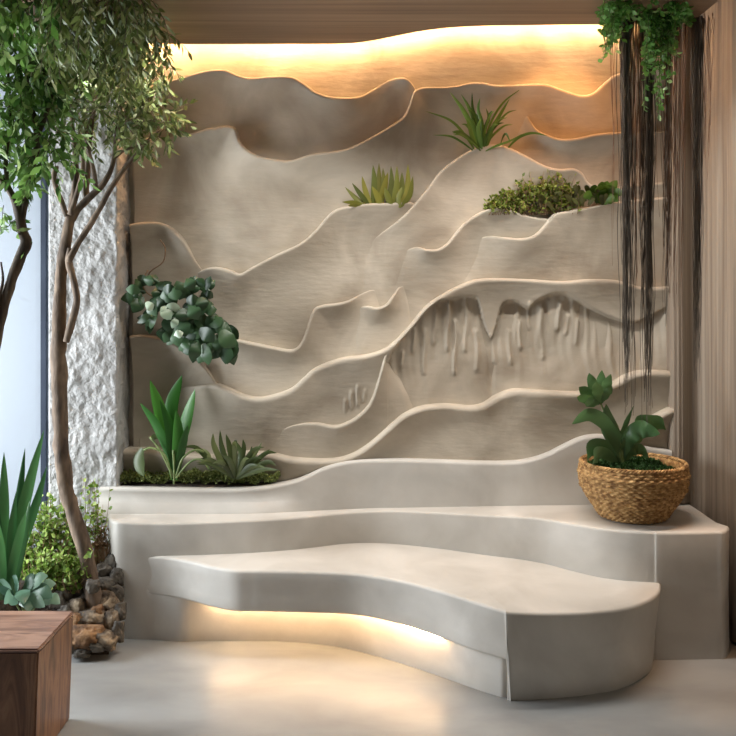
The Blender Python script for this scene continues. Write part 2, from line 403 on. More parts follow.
# upper seat (runs down to the floor, so its left flank and right pedestal stand on it)
def up(px, py, z=None):
    z = (.60 + .02*float(smooth01((px - 300)/300.))) if z is None else z
    d = depz(py, z); return (X_at(px, d), d - D)
Zu = lambda x: .60 + .02*float(smooth01((x + .35)/1.6))
path = [(-1.42, .03), (-1.415, -.12), (-1.40, -.26), (-1.365, -.38), (-1.31, -.455), (-1.22, -.478), up(150, 523), up(175, 523), up(210, 522), up(250, 520.5), up(290, 518), up(320, 515), up(342, 512.5),
        up(370, 511), up(400, 511), up(440, 512.5), up(486, 515), up(520, 516.5), up(545, 519), up(570, 523.5), up(600, 528.5), up(625, 531), up(645, 532), up(654, 532.3), up(660, 532.6), up(690, 532.3), up(715, 532), up(724, 531.8)]
a = up(728, 529.5); b = up(729, 526)
path += [a, b, (a[0] + .005, a[1] + .12), (a[0] + .005, -.3), (a[0] + .005, .03)]
obj('upper_seat', tier(path, Zu, lambda x: -.02, r=.014), M['seat'], bench)
# lower seat
def lo(px, py): 
    z = z1px(px); d = depz(py, z); return (X_at(px, d), d - D)
Zl = lambda x: .43 - .055*float(smooth01((x + .13)/1.45))
# underside rises to the left where the cove opens
def Zlb(x): 
    return (.225 - .05*float(smooth01((x + .1)/.8))) if x < .592 else -.02
lp = [(-1.26, -.455), (-1.18, -.473), (-1.10, -.489), (-1.02, -.512), (-.94, -.55), (-.86, -.60), (-.78, -.655), lo(233, 570), lo(255, 570.5), lo(290, 571), lo(330, 572), lo(355, 573.5), lo(380, 577), lo(410, 583), lo(440, 591), lo(470, 600.5), lo(492, 608), lo(503, 611.5), lo(508, 612.8),
      lo(525, 613.8), lo(550, 614.2), lo(580, 613.5), lo(600, 612), lo(618, 610), lo(634, 606), lo(646, 601), lo(655, 596), lo(660, 590.5), lo(661, 584), (1.43, -.69)]
obj('lower_seat', tier(lp, Zl, Zlb, r=.016, backy=-.1, taper=lambda x: .10*float(smooth01((x - .45)/.15))), M['seat'], bench)
def fl(px, py): d = depz(py, 0); return (X_at(px, d), d - D)
pp = [(-1.30, -.3), (-1.25, -.43), (-1.17, -.474), (-1.10, -.487), (-1.03, -.503), (-.975, -.516), (-.93, -.517), fl(205, 641), fl(250, 641), fl(290, 642), fl(330, 646), fl(360, 652), fl(400, 663), fl(440, 676.5), fl(475, 689), fl(495, 695.5), fl(505, 697.5), (.66, -1.12), (.70, -1.0), (.72, -.8)]
obj('plinth', tier(pp, lambda x: .27, lambda x: -.02, r=.022, backy=-.06), M['seat'], bench)
# warm strip tucked under the lower seat
q = catmull([fl(212, 638), fl(250, 638.5), fl(290, 639.5), fl(330, 643.5), fl(360, 649.5), fl(400, 660), fl(425, 668), fl(440, 673)], 8)
vs = []; fs = []
for i, (x, y) in enumerate(q):
    off = .068
    z = (Zlb(x) if x < .5 else .2) - .003
    vs += [(x, y - off, z), (x, y - off - .012, z), (x, y - off, z - .006), (x, y - off - .012, z - .006)]
for i in range(len(q) - 1):
    a = 4*i
    fs += [(a, a+4, a+5, a+1), (a+2, a+3, a+7, a+6), (a, a+2, a+6, a+4), (a+1, a+5, a+7, a+3)]
obj('light_strip', (vs, fs), M['led_warm'], bench)['label'] = 'warm glowing strip under the lower seat'
# planter ledge: the front lip of the wall, with a trough behind it on the left
def ledge():
    pts = [(100,487,),(119,487),(140,487.5),(180,488),(215,488.5),(245,488),(270,485.5),(292,481),(308,475),(322,468),(340,462.5),(362,459.5),(400,459),(440,460),(480,461.5),(510,461.5),(530,459),(548,453),(562,446),(578,438.5),(592,435),(605,435),(620,440),(650,447),(671,450)]
    Ff = lambda px: .29 - .115*float(smooth01((px - 230)/150.))
    q = catmull(pts, 8); vs = []; n = len(q); rows = []
    r = .020
    for th in [None, 'a', 0, 30, 60, 90, 'm1', 'm2', 'b']:
        row = []
        for x, y in q:
            F = Ff(x); p = P(x, y, D - F + .02); X, Z = p.x, p.z
            if th is None: row.append((X, -.0, Z - .03))
            elif th == 'a': row.append((X, -(F - .085), Z - .004))
            elif th == 'm1': row.append((X, -(F - .012), Z - .09))
            elif th == 'm2': row.append((X, -(F + .005), .66))
            elif th == 'b': row.append((X, -(F + .01), .55))
            else:
                t = math.radians(th); row.append((X, -(F - r + r*math.sin(t)), Z - r + r*math.cos(t)))
        rows.append(row)
    for rw in rows:
        for (x, y, z) in rw: vs.append((x, y + .003*noise.noise(Vector((x*4, 0, z*6))), z))
    fs = []
    for i in range(1, len(rows) - 1):
        for j in range(n - 1): fs.append((i*n + j, (i+1)*n + j, (i+1)*n + j + 1, i*n + j + 1))
    # ledge inside the trough (closed on the right, where there is no soil)
    j0 = [j for j in range(n) if q[j][0] > 268][0]
    for j in range(j0, n - 1): fs.append((j, n + j, n + j + 1, j + 1))
    k = len(vs)
    for j in range(j0 + 1):      # trough inner wall
        x, y, z = vs[n + j]; vs.append((x, y + .01, .60))
    for j in range(j0): fs.append((n + j, n + j + 1, k + j + 1, k + j))
    # left end cheek
    x, y, z = rows[2][0]
    return (vs, fs)
obj('planter_ledge', ledge(), M['seat'], wallroot)

# ------------------------------------------------------------------ floor, pillar, window, ceiling, curtain
mb = MB(); box(mb, (-4.2, -6.5, -.1), (4.2, .6, 0)); struct('floor', mb.m(), M['floor'])
# rough stucco pillar with a wavy displaced face
def pillar():
    x0, x1, yf, yb = X_at(49, 4.87), X_at(117.5, 4.87), 4.87 - D, .12
    nu, nv = 70, 240
    vs = []; fs = []
    pth = []
    for i in range(24): pth.append((x0, yb + (yf - yb)*i/24, 1))
    for i in range(46): pth.append((x0 + (x1 - x0)*i/46, yf, 0))
    for i in range(24): pth.append((x1, yf + (yb - yf)*i/23, 1))
    n = len(pth)
    for j in range(nv):
        z = 3.6*j/(nv - 1)
        fl_ = .10*math.exp(-max(z - .45, 0)/.12) if z < 1.2 else 0
        for i, (x, y, s) in enumerate(pth):
            smooth_side = 0.25 if x < x0 + .10 else 1
            v = Vector((x*9, y*9, z*9))
            d = (.010*noise.noise(v) + .007*noise.noise(v*2.7) + .004*noise.noise(v*6))*smooth_side
            xx, yy = x, y
            if s == 0: yy -= d + .004; 
            else: xx += d*(1 if x > (x0 + x1)/2 else -1)
            if x > (x0 + x1)/2: 
                w = (x - (x0+x1)/2)/((x1 - x0)/2)
                yy -= fl_*.6*w*(1 if y < -.1 else 0); xx += fl_*.3*w
            vs.append((xx, yy, z))
    for j in range(nv - 1):
        for i in range(n - 1): fs.append((j*n + i, j*n + i + 1, (j+1)*n + i + 1, (j+1)*n + i))
    return (vs, fs)
struct('wall_left', pillar(), M['stucco'], smooth=True)
# window left of the pillar
mb = MB(); yb = -.02
xw1 = X_at(49, 5.05); xw0 = -3.6
box(mb, (xw0, yb - .03, 0), (xw1, yb + .05, .12)); box(mb, (xw0, yb - .03, 3.3), (xw1, yb + .05, 3.5))
box(mb, (X_at(41.5, 5.08), yb - .035, .1), (X_at(46.5, 5.08), yb + .05, 3.4))
box(mb, (-2.9, yb - .035, .1), (-2.86, yb + .05, 3.4)); box(mb, (xw0, yb - .03, .1), (xw0 + .05, yb + .05, 3.4))
win = struct('window_1', mb.m(), M['frame'])
mb = MB(); box(mb, (xw0, yb + .0, .1), (xw1, yb + .012, 3.35)); struct('pane', mb.m(), M['glass'], win)
# ceiling: slab above and dropped timber panel with a curved rear edge
mb = MB(); box(mb, (-4.2, -6.5, 3.42), (4.2, .6, 3.5)); struct('ceiling', mb.m(), M['paint'])
zc = 3.05
def ce(px, py): d = FX*(zc - H)/(HZ - py); return (X_at(px, d), d - D)
edge = catmull([(-4.2, ce(0, 42)[1]), ce(0, 42), ce(100, 43), ce(180, 44), ce(280, 44), ce(345, 43.5), ce(375, 40), ce(405, 34), ce(440, 28.5), ce(480, 26), ce(540, 25), ce(600, 24.5), ce(690, 24)], 6)
vs = []; fs = []; n = len(edge)
rows = [(-6.4, zc), (-3.2, zc), (None, zc), (None, zc + .055), (-6.4, zc + .055)]
for y, z in rows:
    for (x, ye) in edge: vs.append((x, ye if y is None else y, z))
for i in range(4):
    for j in range(n - 1): fs.append((i*n + j, i*n + j + 1, (i+1)*n + j + 1, (i+1)*n + j))
ceil = bpy.data.objects['ceiling']
o = struct('timber_panel', (vs, fs), M['ceilwood'], ceil)
# cove strip on top of the panel, facing the wall
vs = []; fs = []
e2 = [(x, y) for x, y in edge if -1.62 < x < 2.0]
ez = []
for (x, y) in e2:
    pe = HZ - FX*(zc - H)/(y + D)      # image row of the panel edge, so the strip sits just out of sight above it
    z = H + (HZ - pe)*(D - .07)/FX + .022; ez.append(z)
    vs += [(x, -.055, z), (x, -.067, z), (x, -.055, z - .008), (x, -.067, z - .008)]
for i in range(len(e2) - 1):
    a = 4*i; fs += [(a, a+4, a+5, a+1), (a+2, a+3, a+7, a+6), (a, a+2, a+6, a+4), (a+1, a+5, a+7, a+3)]
cl = tag(obj('cove_light', (vs, fs), M['led_cove']), 'warm strip light in the ceiling cove washing the top of the sculpted wall', 'light')
# the rail that carries the strip
mb = MB()
for i in range(len(e2) - 1):
    (xa, _), (xb, _) = e2[i], e2[i+1]
    mb.add([(xa,-.073,ez[i]+.002),(xb,-.073,ez[i+1]+.002),(xb,-.049,ez[i+1]+.002),(xa,-.049,ez[i]+.002),(xa,-.073,ez[i]+.02),(xb,-.073,ez[i+1]+.02),(xb,-.049,ez[i+1]+.02),(xa,-.049,ez[i]+.02)],
           [(0,3,2,1),(4,5,6,7),(0,1,5,4),(2,3,7,6)])
obj('rail', mb.m(), M['paint'], cl, smooth=False)
for k in (8, 20, 32, 44):
    if k < len(e2):
        mb = MB(); box(mb, (e2[k][0], -.055, ez[k] + .004), (e2[k][0] + .014, .01, ez[k] + .018)); obj('bracket', mb.m(), M['paint'], cl, smooth=False)

# curtain on the right
cp = [(1.668, -.06), (1.67, -.15), (1.695, -.185), (1.73, -.19), (1.76, -.17), (1.79, -.155), (1.815, -.19), (1.83, -.26), (1.835, -.36), (1.86, -.44), (1.85, -.54), (1.872, -.62), (1.862, -.72), (1.89, -.82), (1.872, -.92), (1.90, -1.02), (1.885, -1.14), (1.91, -1.26), (1.90, -1.4), (1.93, -1.55), (1.92, -1.75)]
q = catmull(cp, 8); n = len(q); vs = []; fs = []
nv = 26
for j in range(nv):
    for i, (x, y) in enumerate(q):
        z0 = .63 if x < 1.775 else .015
        z = z0 + (3.415 - z0)*j/(nv - 1)
        w = .010*noise.noise(Vector((x*5, y*5, z*.9))) + .003*math.sin(i*1.3)
        vs.append((x + w, y + w*.6, z))
for j in range(nv - 1):
    for i in range(n - 1): fs.append((j*n + i, j*n + i + 1, (j+1)*n + i + 1, (j+1)*n + i))
cu = obj('curtain', (vs, fs), M['curtain']); tag(cu, 'tall taupe curtain hanging in vertical folds at the right of the sculpted wall', 'curtain')
md = cu.modifiers.new('thick', 'SOLIDIFY'); md.thickness = .004
mb = MB(); box(mb, (1.98, -6.0, 0), (2.06, .12, 3.45)); struct('wall_right', mb.m(), M['plaster'])

# ------------------------------------------------------------------ wooden block stool
st = thing('wooden_block_stool', 'solid brown wooden block stool with visible grain, in front of the planting bed', 'stool', (-1.52, 3.58 - D, 0))
def chamfer_block(x0, x1, y0, y1, z0, z1, ins, mat, name, parent):
    bm = bmesh.new(); bmesh.ops.create_cube(bm, size=1)
    for v in bm.verts:
        v.co = Vector((x0 if v.co.x < 0 else x1, y0 if v.co.y < 0 else y1, z0 if v.co.z < 0 else z1))
        if v.co.z == z0:
            v.co.x += ins if v.co.x == x0 else -ins; v.co.y += ins if v.co.y == y0 else -ins
    bmesh.ops.bevel(bm, geom=bm.edges[:], offset=.006, segments=2, affect='EDGES')
    return obj(name, bm, mat, parent, smooth=False)
ys0, ys1 = 3.385 - D, 3.79 - D
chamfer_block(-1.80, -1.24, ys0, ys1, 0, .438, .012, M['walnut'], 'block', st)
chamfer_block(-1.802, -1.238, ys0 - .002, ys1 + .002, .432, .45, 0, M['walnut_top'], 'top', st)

# ------------------------------------------------------------------ planting bed and rocks
def rock_mesh(seed, sx, sy, sz):
    bm = bmesh.new(); bmesh.ops.create_icosphere(bm, subdivisions=4, radius=1)
    o = Vector((seed*3.1, seed*1.7, 0))
    for v in bm.verts:
        c = v.co.copy()
        f = 1.05 + .40*noise.noise(c*1.2 + o) - .26*abs(noise.noise(c*2.3 + o)) - .20*abs(noise.noise(c*4.7 + o)) + .07*noise.noise(c*10 + o)
        # facet the stone
        c = c*f
        c.x = max(-.82, min(.85, c.x)); c.z = max(-.8, min(.86, c.z)); c.y = max(-.85, min(.85, c.y))
        v.co = Vector((c.x*sx, c.y*sy, c.z*sz))
    return bm
mb = MB(); nx_, ny_ = 40, 26
vs = []; fs = []
for j in range(ny_ + 1):
    for i in range(nx_ + 1):
        x = -3.3 + 2.02*i/nx_; y = -1.02 + .98*j/ny_
        ed = min(1, (j/ny_)*4.0 + .0)*(1 if i < nx_ else 1)
        z = (.30 if x < -1.75 else .30 - .10*smooth01((x + 1.75)/.35))*min(1, j/ny_*3.2) + .02*noise.noise(Vector((x*7, y*7, 0)))*ed
        z -= .0
        if x > -1.78: z = z*float(smooth01((y + .72)/.2)) - .03*(y < -.68)
        vs.append((x, y, max(float(z), -.03)))
for j in range(ny_):
    for i in range(nx_): a = j*(nx_+1) + i; fs.append((a, a+1, a+nx_+2, a+nx_+1))
tag(obj('soil_bed', (vs, fs), M['soil']), 'dark soil of the planting bed under the tree, between window and bench', 'soil', kind='stuff')
rocks = [ # px, py, half width px, half height px, depth, material, label
 (90,620,15,10,4.50,'rock','rounded grey brown stone directly below the tree foot'),
 (86,637,17,11,4.42,'rock_tan','large tan boulder at the bottom front of the rock pile'),
 (108,604,12,12,4.58,'rock','light grey stone right of the tree foot against the bench'),
 (112,622,8,11,4.50,'rock','upright brownish stone wedged against the bench'),
 (104,640,13,8,4.42,'rock','low mottled stone at the front right corner of the pile'),
 (118,632,6,10,4.46,'rock_dark','small dark stone touching the foot of the bench'),
 (74,645,7,8,4.40,'rock_dark','small dark stone at the front beside the wooden stool'),
 (76,622,8,8,4.46,'rock_tan','small tan stone above the stool corner'),
 (77,606,8,7,4.52,'rock','pale pebble left of the tree foot'),
 (66,612,8,8,4.50,'rock_dark','dark stone behind the wooden stool edge'),
 (65,594,9,8,4.56,'rock_dark','dark stone under the leafy bush'),
 (77,588,8,8,4.60,'rock_dark','dark stone just left of the tree trunk base'),
 (70,575,8,7,4.64,'rock_dark','dark stone high in the pile, left of the trunk'),
 (84,574,6,7,4.68,'rock_dark','small dark stone behind the lower trunk'),
 (106,586,10,8,4.64,'rock_dark','dark stone right of the trunk base'),
 (117,594,7,8,4.60,'rock_dark','dark stone pressed against the side of the bench'),
 (104,570,8,7,4.68,'rock_dark','dark stone below the dry stems'),
 (117,577,7,9,4.66,'rock_dark','dark upper stone at the side of the bench'),
 (113,561,7,7,4.70,'rock_dark','topmost dark stone beside the bench flank'),
 (97,646,8,5,4.38,'rock_dark','flat dark pebble at the floor edge of the pile'),
 (82,652,8,4,4.38,'rock_dark','flat dark pebble nearest the camera beside the stool'),
 (58,600,8,7,4.52,'rock_dark','dark stone under the broad pale leaves'),
 (98,612,6,6,4.50,'rock_tan','small tan pebble between the two big front stones'),
 (62,625,9,9,4.50,'rock','stone half hidden by the right edge of the wooden stool'),
 (93,586,7,6,4.50,'rock_dark','small dark stone resting against the front of the trunk foot'),
 (120,612,6,8,4.52,'rock_dark','dark stone halfway up the flank of the bench'),
 (52,585,8,8,4.56,'rock_dark','dark stone deep behind the pale leaves'),
]
for i, (px, py, w, h, dep, mt, lab) in enumerate(rocks):
    s = dep/FX; c = P(px, py, dep)
    bm = rock_mesh(i + 1, w*s*1.2, w*s*1.05, h*s*1.25)
    o = obj('rock', bm, M[mt]); o.location = c; o.rotation_euler = (R(-.2,.2), R(-.15,.15), R(-.3,.3))
    tag(o, lab, 'rock', 'rocks in the planting bed')
    if c.z < h*s: o.location.z = h*s*.95

# ------------------------------------------------------------------ trees
def limb(mb, pts, dep, n=9, z0=0):
    P3 = [P(p[0], p[1], min(dep, FX*1.22/(HZ - p[1])) if p[1] < 60 else dep) for p in pts]
    tube(mb, P3, [p[2]*.86*dep/FX for p in pts], n=n, sub=4, wob=.25)
def twig_cloud(tw, lf, cx, cy, dep, ln, drop, nleaf, ll, lw, spread=.5):
    """a drooping twig beginning at px (cx,cy)"""
    if cy < 60: dep = min(dep, FX*1.2/(HZ - cy) - R(0, .25))
    p = P(cx, cy, dep); d = Vector((R(-1,1)*spread, R(-1,1)*spread, R(-.5, .1 if cy < 60 else .6))).normalized()
    pts = [p]; 
    n = 6
    for i in range(n):
        d = (d + Vector((R(-.15,.15), R(-.15,.15), -drop))).normalized()
        p = p + d*ln/n; pts.append(p)
    tube(tw, pts, [.0022*(1 - .6*i/n) for i in range(n + 1)], n=4, sub=1)
    for k in range(nleaf):
        t = (k + .7)/nleaf*n; i = min(int(t), n - 1); q = pts[i].lerp(pts[i+1], t - i)
        ax = (pts[i+1] - pts[i]).normalized()
        sd = ax.cross(Vector((R(-1,1), R(-1,1), R(-1,1)))).normalized()
        l = ll*R(.7, 1.25)
        little_leaf(lf, q, ax*.75 + sd*.8 + Vector((0,0,-.25)), l, lw*R(.8, 1.2), R(-.3,.6))
t1 = thing('tree', 'slender tree with brown forked trunk rising from the rock pile', 'tree', P(95, 600, 4.58))
TD = 4.56
tr = MB()
limb(tr, [(96,612,11),(94,598,9.5),(90,575,8.5),(84,548,8.5),(74,515,8.5),(66,488,8.5),(62,455,8.5),(60,410,8.8),(59,365,8.8),(59,330,8.2),(60,300,7),(61,275,6.8),(65,248,6.8),(68,228,6.2),(71,212,5.2)], TD, 14)
limb(tr, [(66,342,4),(72,322,4.5),(77,302,4.2),(74,282,4),(69,262,4.2),(70,248,3)], TD - .03)
limb(tr, [(68,262,4),(78,243,3.6),(90,225,3.4),(100,208,3.2),(110,190,3),(121,173,2.8),(134,157,2.4),(150,140,1.6)], TD - .05)
limb(tr, [(70,222,4.5),(80,207,4.3),(92,195,4),(101,187,3.6),(110,172,3),(114,158,2.6),(116,135,2),(122,105,1.5)], TD)
limb(tr, [(88,200,4),(86,190,3.6),(88,170,3.2),(89,145,3),(92,118,2.6),(95,85,2),(92,40,1.4)], TD + .05)
limb(tr, [(96,190,3),(94,172,2.6),(88,148,2.4),(86,128,2.2),(84,90,1.6)], TD - .04)
limb(tr, [(71,214,4.6),(74,195,4),(76,170,3.4),(74,142,3),(72,118,2.6),(70,70,2),(74,20,1.4)], TD + .02)
limb(tr, [(70,215,3.2),(78,190,2.8),(83,165,2.5),(80,130,2)], TD - .08)
limb(tr, [(67,216,3.4),(62,203,3),(57,190,3),(54,176,3.2),(57,166,2.4)], TD - .03)
limb(tr, [(114,158,2),(125,150,1.6),(140,145,1.2),(160,130,.9)], TD)
limb(tr, [(116,135,2),(130,100,1.6),(140,60,1.2),(138,20,.8)], TD)
limb(tr, [(92,118,2),(105,80,1.6),(112,40,1.2),(115,5,.8)], TD)
obj('trunk', tr.m(), M['bark'], t1)
tw = MB(); lf = MB()
random.seed(11)
for i in range(250):      # dense top
    twig_cloud(tw, lf, R(52,148), R(-25,62), TD + R(-.22,.16), R(.16,.30), R(.25,.5), 14, .055, .0075)
for i in range(120):
    twig_cloud(tw, lf, R(50,130), R(45,118), TD + R(-.2,.15), R(.14,.26), R(.3,.55), 12, .05, .007)
for i in range(60):       # lobe over the wall
    a = R(0, 6.28); r = math.sqrt(R(0,1))
    twig_cloud(tw, lf, 145 + 28*r*math.cos(a), 112 + 30*r*math.sin(a), TD + R(-.15,.12), R(.1,.17), R(.05,.3), 10, .058, .010)
for i in range(26):
    twig_cloud(tw, lf, R(120,165), R(20,90), TD + R(-.15,.12), R(.12,.22), R(.25,.5), 10, .05, .008)
obj('twigs', tw.m(), M['bark'], t1); obj('foliage', lf.m(), M['olive'], t1)

t2 = thing('tree', 'gnarled tree at the left edge with bright green leaves in front of the window', 'tree', P(-14, 640, 4.2))
TD2 = 4.2; tr = MB()
limb(tr, [(-16,720,8),(-17,640,8),(-16,540,7.5),(-14,450,7),(-10,380,6.5),(-2,330,6),(6,300,5.8),(13,276,6),(20,258,6.2),(26,243,6.4),(23,233,5.6),(20,218,5),(16,203,4.4),(8,188,4),(0,178,3.6),(-10,165,3)], TD2, 12)
limb(tr, [(21,222,4.6),(26,198,4),(31,172,3.8),(37,148,3.8),(36,128,3.6),(31,105,3.4),(29,75,3),(30,40,2.4),(26,0,1.6)], TD2)
limb(tr, [(36,140,3.2),(44,120,2.6),(52,95,2),(56,60,1.5)], TD2)
limb(tr, [(8,188,3),(6,160,2.5),(10,120,2),(8,70,1.6)], TD2)
limb(tr, [(-2,330,3),(-1,300,2.2),(3,280,1.6),(1,262,1)], TD2 - .02)
obj('trunk', tr.m(), M['bark_dark'], t2)
tw = MB(); lf = MB(); random.seed(5)
for i in range(150):
    twig_cloud(tw, lf, R(-30,68), R(-25,95), TD2 + R(-.22,.2), R(.14,.26), R(.15,.4), 11, .062, .012)
for i in range(90):
    twig_cloud(tw, lf, R(-15,62), R(85,165), TD2 + R(-.2,.15), R(.12,.2), R(.15,.4), 9, .065, .013)
for (x, y) in [(0,150),(10,165),(30,160),(40,150),(18,175),(50,140),(-4,190),(28,185),(5,210),(2,235),(12,225)]:
    for k in range(2): twig_cloud(tw, lf, x + R(-5,5), y + R(-5,5), TD2 + R(-.05,.05), R(.08,.14), .3, 6, .062, .012)
obj('twigs', tw.m(), M['bark_dark'], t2); obj('foliage', lf.m(), M['tree2'], t2)

# ------------------------------------------------------------------ helper for single blades given in pixels
def pb(mb, pts, w, dep, side=(1,0,0), dd=None, peak=.45, fold=.3, base=.3, tip=0, ripple=0, n=5):
    """pts px list base->tip; w half width px; dd depth offsets"""
    s = dep/FX
    sp = [P(x, y, dep + (dd[i] if dd else 0)) for i, (x, y) in enumerate(pts)]
    blade(mb, [tuple(p) for p in sp], wl(w*s, peak, tip, base), side, fold, n, ripple)
def sidev(pts):   # across direction in the picture plane
    dx = pts[-1][0] - pts[0][0]; dy = pts[-1][1] - pts[0][1]
    return Vector((dy, R(-.5,.5)*math.hypot(dx, dy), dx)).normalized()
def fan(mb, specs, dep):
    for sp in specs:
        pts, w = sp[0], sp[1]; out = sp[2] if len(sp) > 2 else 0
        n = len(pts); dd = [out*(i/(n - 1)) for i in range(n)]
        pb(mb, pts, w, dep, sidev(pts), dd, peak=sp[3] if len(sp) > 3 else .45, base=sp[4] if len(sp) > 4 else .35)

# dracaena in the trough
pl = thing('dracaena', 'upright dark green plant with broad blade leaves at the left of the planter ledge', 'plant', P(174, 483, 4.90))
DD = 4.89; mb = MB()
fan(mb, [([(172,480),(168,455),(155,425),(140,403)], 5.52, -.05, .6, .3), ([(173,480),(170,445),(160,410),(150,380)], 6.80, 0, .55, .3),
         ([(174,480),(172,440),(171,405),(182,375)], 6.80, .04, .65, .25), ([(175,480),(178,450),(185,420),(195,389)], 7.22, -.04, .6, .25),
         ([(174,480),(172,450),(169,425),(160,400)], 5.10, -.07, .5, .3), ([(175,480),(177,455),(178,430),(176,410)], 5.52, -.08, .5, .3),
         ([(176,480),(180,458),(184,440),(188,425)], 4.25, -.1, .5, .3)], DD)
obj('leaves', mb.m(), M['dracaena'], pl)
mb = MB()
for pts in ([(172,478),(165,455),(152,448),(144,450)], [(173,476),(166,462),(160,450),(150,437)], [(176,476),(183,458),(195,450),(204,452)], [(176,478),(190,462),(202,460),(210,470)], [(174,484),(174,465),(173,450)]):
    tube(mb, [P(x, y, DD - .03) for x, y in pts], [.006]*len(pts), 6, 4)
obj('stems', mb.m(), M['stem'], pl)
mb = MB(); fan(mb, [([(142,448),(138,458),(139,468),(144,476)], 6.5, -.03, .5), ([(196,450),(203,452),(208,458),(206,464)], 4, -.03), ([(151,440),(155,437),(160,438)], 3, 0)], DD)
obj('drooping_leaves', mb.m(), M['rosette'], pl)
# rosette
pl = thing('rosette_plant', 'low spreading rosette of olive green pointed leaves beside the dracaena', 'plant', P(236, 482, 4.93))
mb = MB(); DD = 4.90
fan(mb, [([(234,478),(215,466),(197,448),(182,447)], 2.48, -.06), ([(234,478),(222,462),(214,445),(213,433)], 3.10, .0), ([(235,478),(226,460),(221,445),(220,430)], 3.10, .05),
         ([(236,478),(232,460),(229,445),(226,434)], 3.10, -.02), ([(237,478),(241,462),(244,448),(243,439)], 2.79, .03), ([(237,478),(248,462),(256,452),(262,442)], 2.17, .02),
         ([(238,478),(252,465),(266,453),(277,453)], 2.48, -.03), ([(238,479),(255,468),(268,462),(276,466)], 2.79, -.08), ([(236,479),(246,470),(256,466),(266,468)], 2.79, -.14),
         ([(234,479),(222,470),(210,460),(200,462)], 2.79, -.12), ([(235,479),(226,468),(219,462),(212,464)], 2.48, -.15), ([(236,478),(240,455),(238,447),(234,440)], 3.10, -.05),
         ([(236,479),(234,470),(229,460),(222,455)], 3.10, -.12), ([(236,478),(243,465),(250,455),(252,446)], 2.79, -.07), ([(238,478),(250,470),(262,456),(270,449)], 2.17, .04)], DD)
random.seed(77)
for i in range(20):
    a_ = R(-2.95, -.2); l = R(24, 46); ex, ey = 236 + l*math.cos(a_), 478 + l*.95*math.sin(a_)
    fan(mb, [([(236,479), (236 + l*.3*math.cos(a_), 478 + l*.42*math.sin(a_)), (236 + l*.65*math.cos(a_), 478 + l*.82*math.sin(a_)), (ex, ey + 2)], R(1.8,2.9), R(-.14,.04))], DD)
obj('leaves', mb.m(), M['rosette'], pl)
# moss in the trough
mb = MB(); random.seed(2)
for i in range(9000):
    px = R(119, 279); dep = D - .215 + R(0, .16)
    top = 479 - 5*noise.noise(Vector((px*.07, dep*8, 0))) + 3*math.sin(px*.2)
    zz = .770 + .03*noise.noise(Vector((px*.12, dep*12, 0))) + R(-.02, .018)
    x = X_at(px, dep)
    little_leaf(mb, Vector((x, dep - D, zz)), Vector((R(-1,1), R(-1,.6), R(-.1,1))), R(.010,.020), R(.003,.006), .2)
mo = tag(obj('moss', mb.m(), M['moss']), 'green moss filling the planter trough under the dracaena', 'moss', kind='stuff')
mb = MB(); box(mb, (X_at(119, 4.9), -.215, .60), (X_at(280, 4.85), -.085, .735)); obj('soil', mb.m(), M['soil'], mo)
# agave clump
pl = thing('agave_clump', 'short clump of stiff olive yellow leaves on the left hill crest', 'plant', P(380, 203, 5.02))
mb = MB(); DD = 5.035
fan(mb, [([(366,206),(358,200),(345,187)], 2.88), ([(364,206),(355,203),(342,202)], 2.52, -.03), ([(372,207),(374,185),(373,165)], 3.24), ([(375,207),(379,188),(379,163)], 3.24, .02), ([(378,207),(384,190),(388,172)], 3.60, -.02),
         ([(382,207),(384,185),(383,168)], 2.88, .02), ([(386,207),(391,188),(391,166)], 3.24), ([(390,207),(396,190),(397,166)], 3.24, -.02), ([(394,207),(401,190),(402,172)], 3.24), ([(398,207),(407,190),(408,164)], 3.24), ([(401,207),(410,195),(413,176)], 2.88, -.02),
         ([(372,207),(366,192),(362,176)], 2.88, -.01), ([(370,207),(362,197),(352,183)], 2.88, -.03), ([(380,208),(378,198),(372,186)], 3.24, -.04), ([(392,208),(388,198),(385,187)], 3.24, -.04), ([(400,208),(398,198),(402,187)], 2.88, -.04), ([(366,208),(356,205),(348,206)], 2.52, -.05)], DD)
obj('leaves', mb.m(), M['agave'], pl)
# spider plant
pl = thing('spider_plant', 'grassy plant with long thin arching leaves on top of the round mound', 'plant', P(481, 147, 5.04))
mb = MB(); DD = 5.03
fan(mb, [([(476,152),(465,135),(450,120),(425,111)], 1.45, -.10), ([(475,152),(462,142),(450,136),(432,135)], 1.32, -.12), ([(479,152),(473,130),(463,110),(450,92)], 2.64, -.02, .4), ([(480,152),(475,125),(469,108),(461,94)], 1.98, .02),
         ([(481,152),(479,125),(473,110),(472,92)], 1.72, -.02), ([(482,152),(482,125),(478,110),(480,98)], 1.98, -.05), ([(483,152),(485,130),(489,118),(486,108)], 2.24, 0), ([(484,152),(492,130),(500,115),(510,98)], 1.98, -.02),
         ([(483,152),(490,125),(503,103),(522,88)], 1.19, .02), ([(485,152),(490,138),(494,124),(500,118)], 1.98, -.06), ([(506,150),(518,138),(532,133),(548,136)], 1.45, -.08), ([(500,146),(505,134),(509,140),(510,146)], 1.32, -.05), ([(480,152),(473,138),(470,128),(466,118)], 2.31, -.08), ([(482,152),(480,140),(478,128),(481,118)], 2.31, -.1), ([(484,152),(496,146),(510,141),(522,134)], 1.19, -.08)], DD)
random.seed(78)
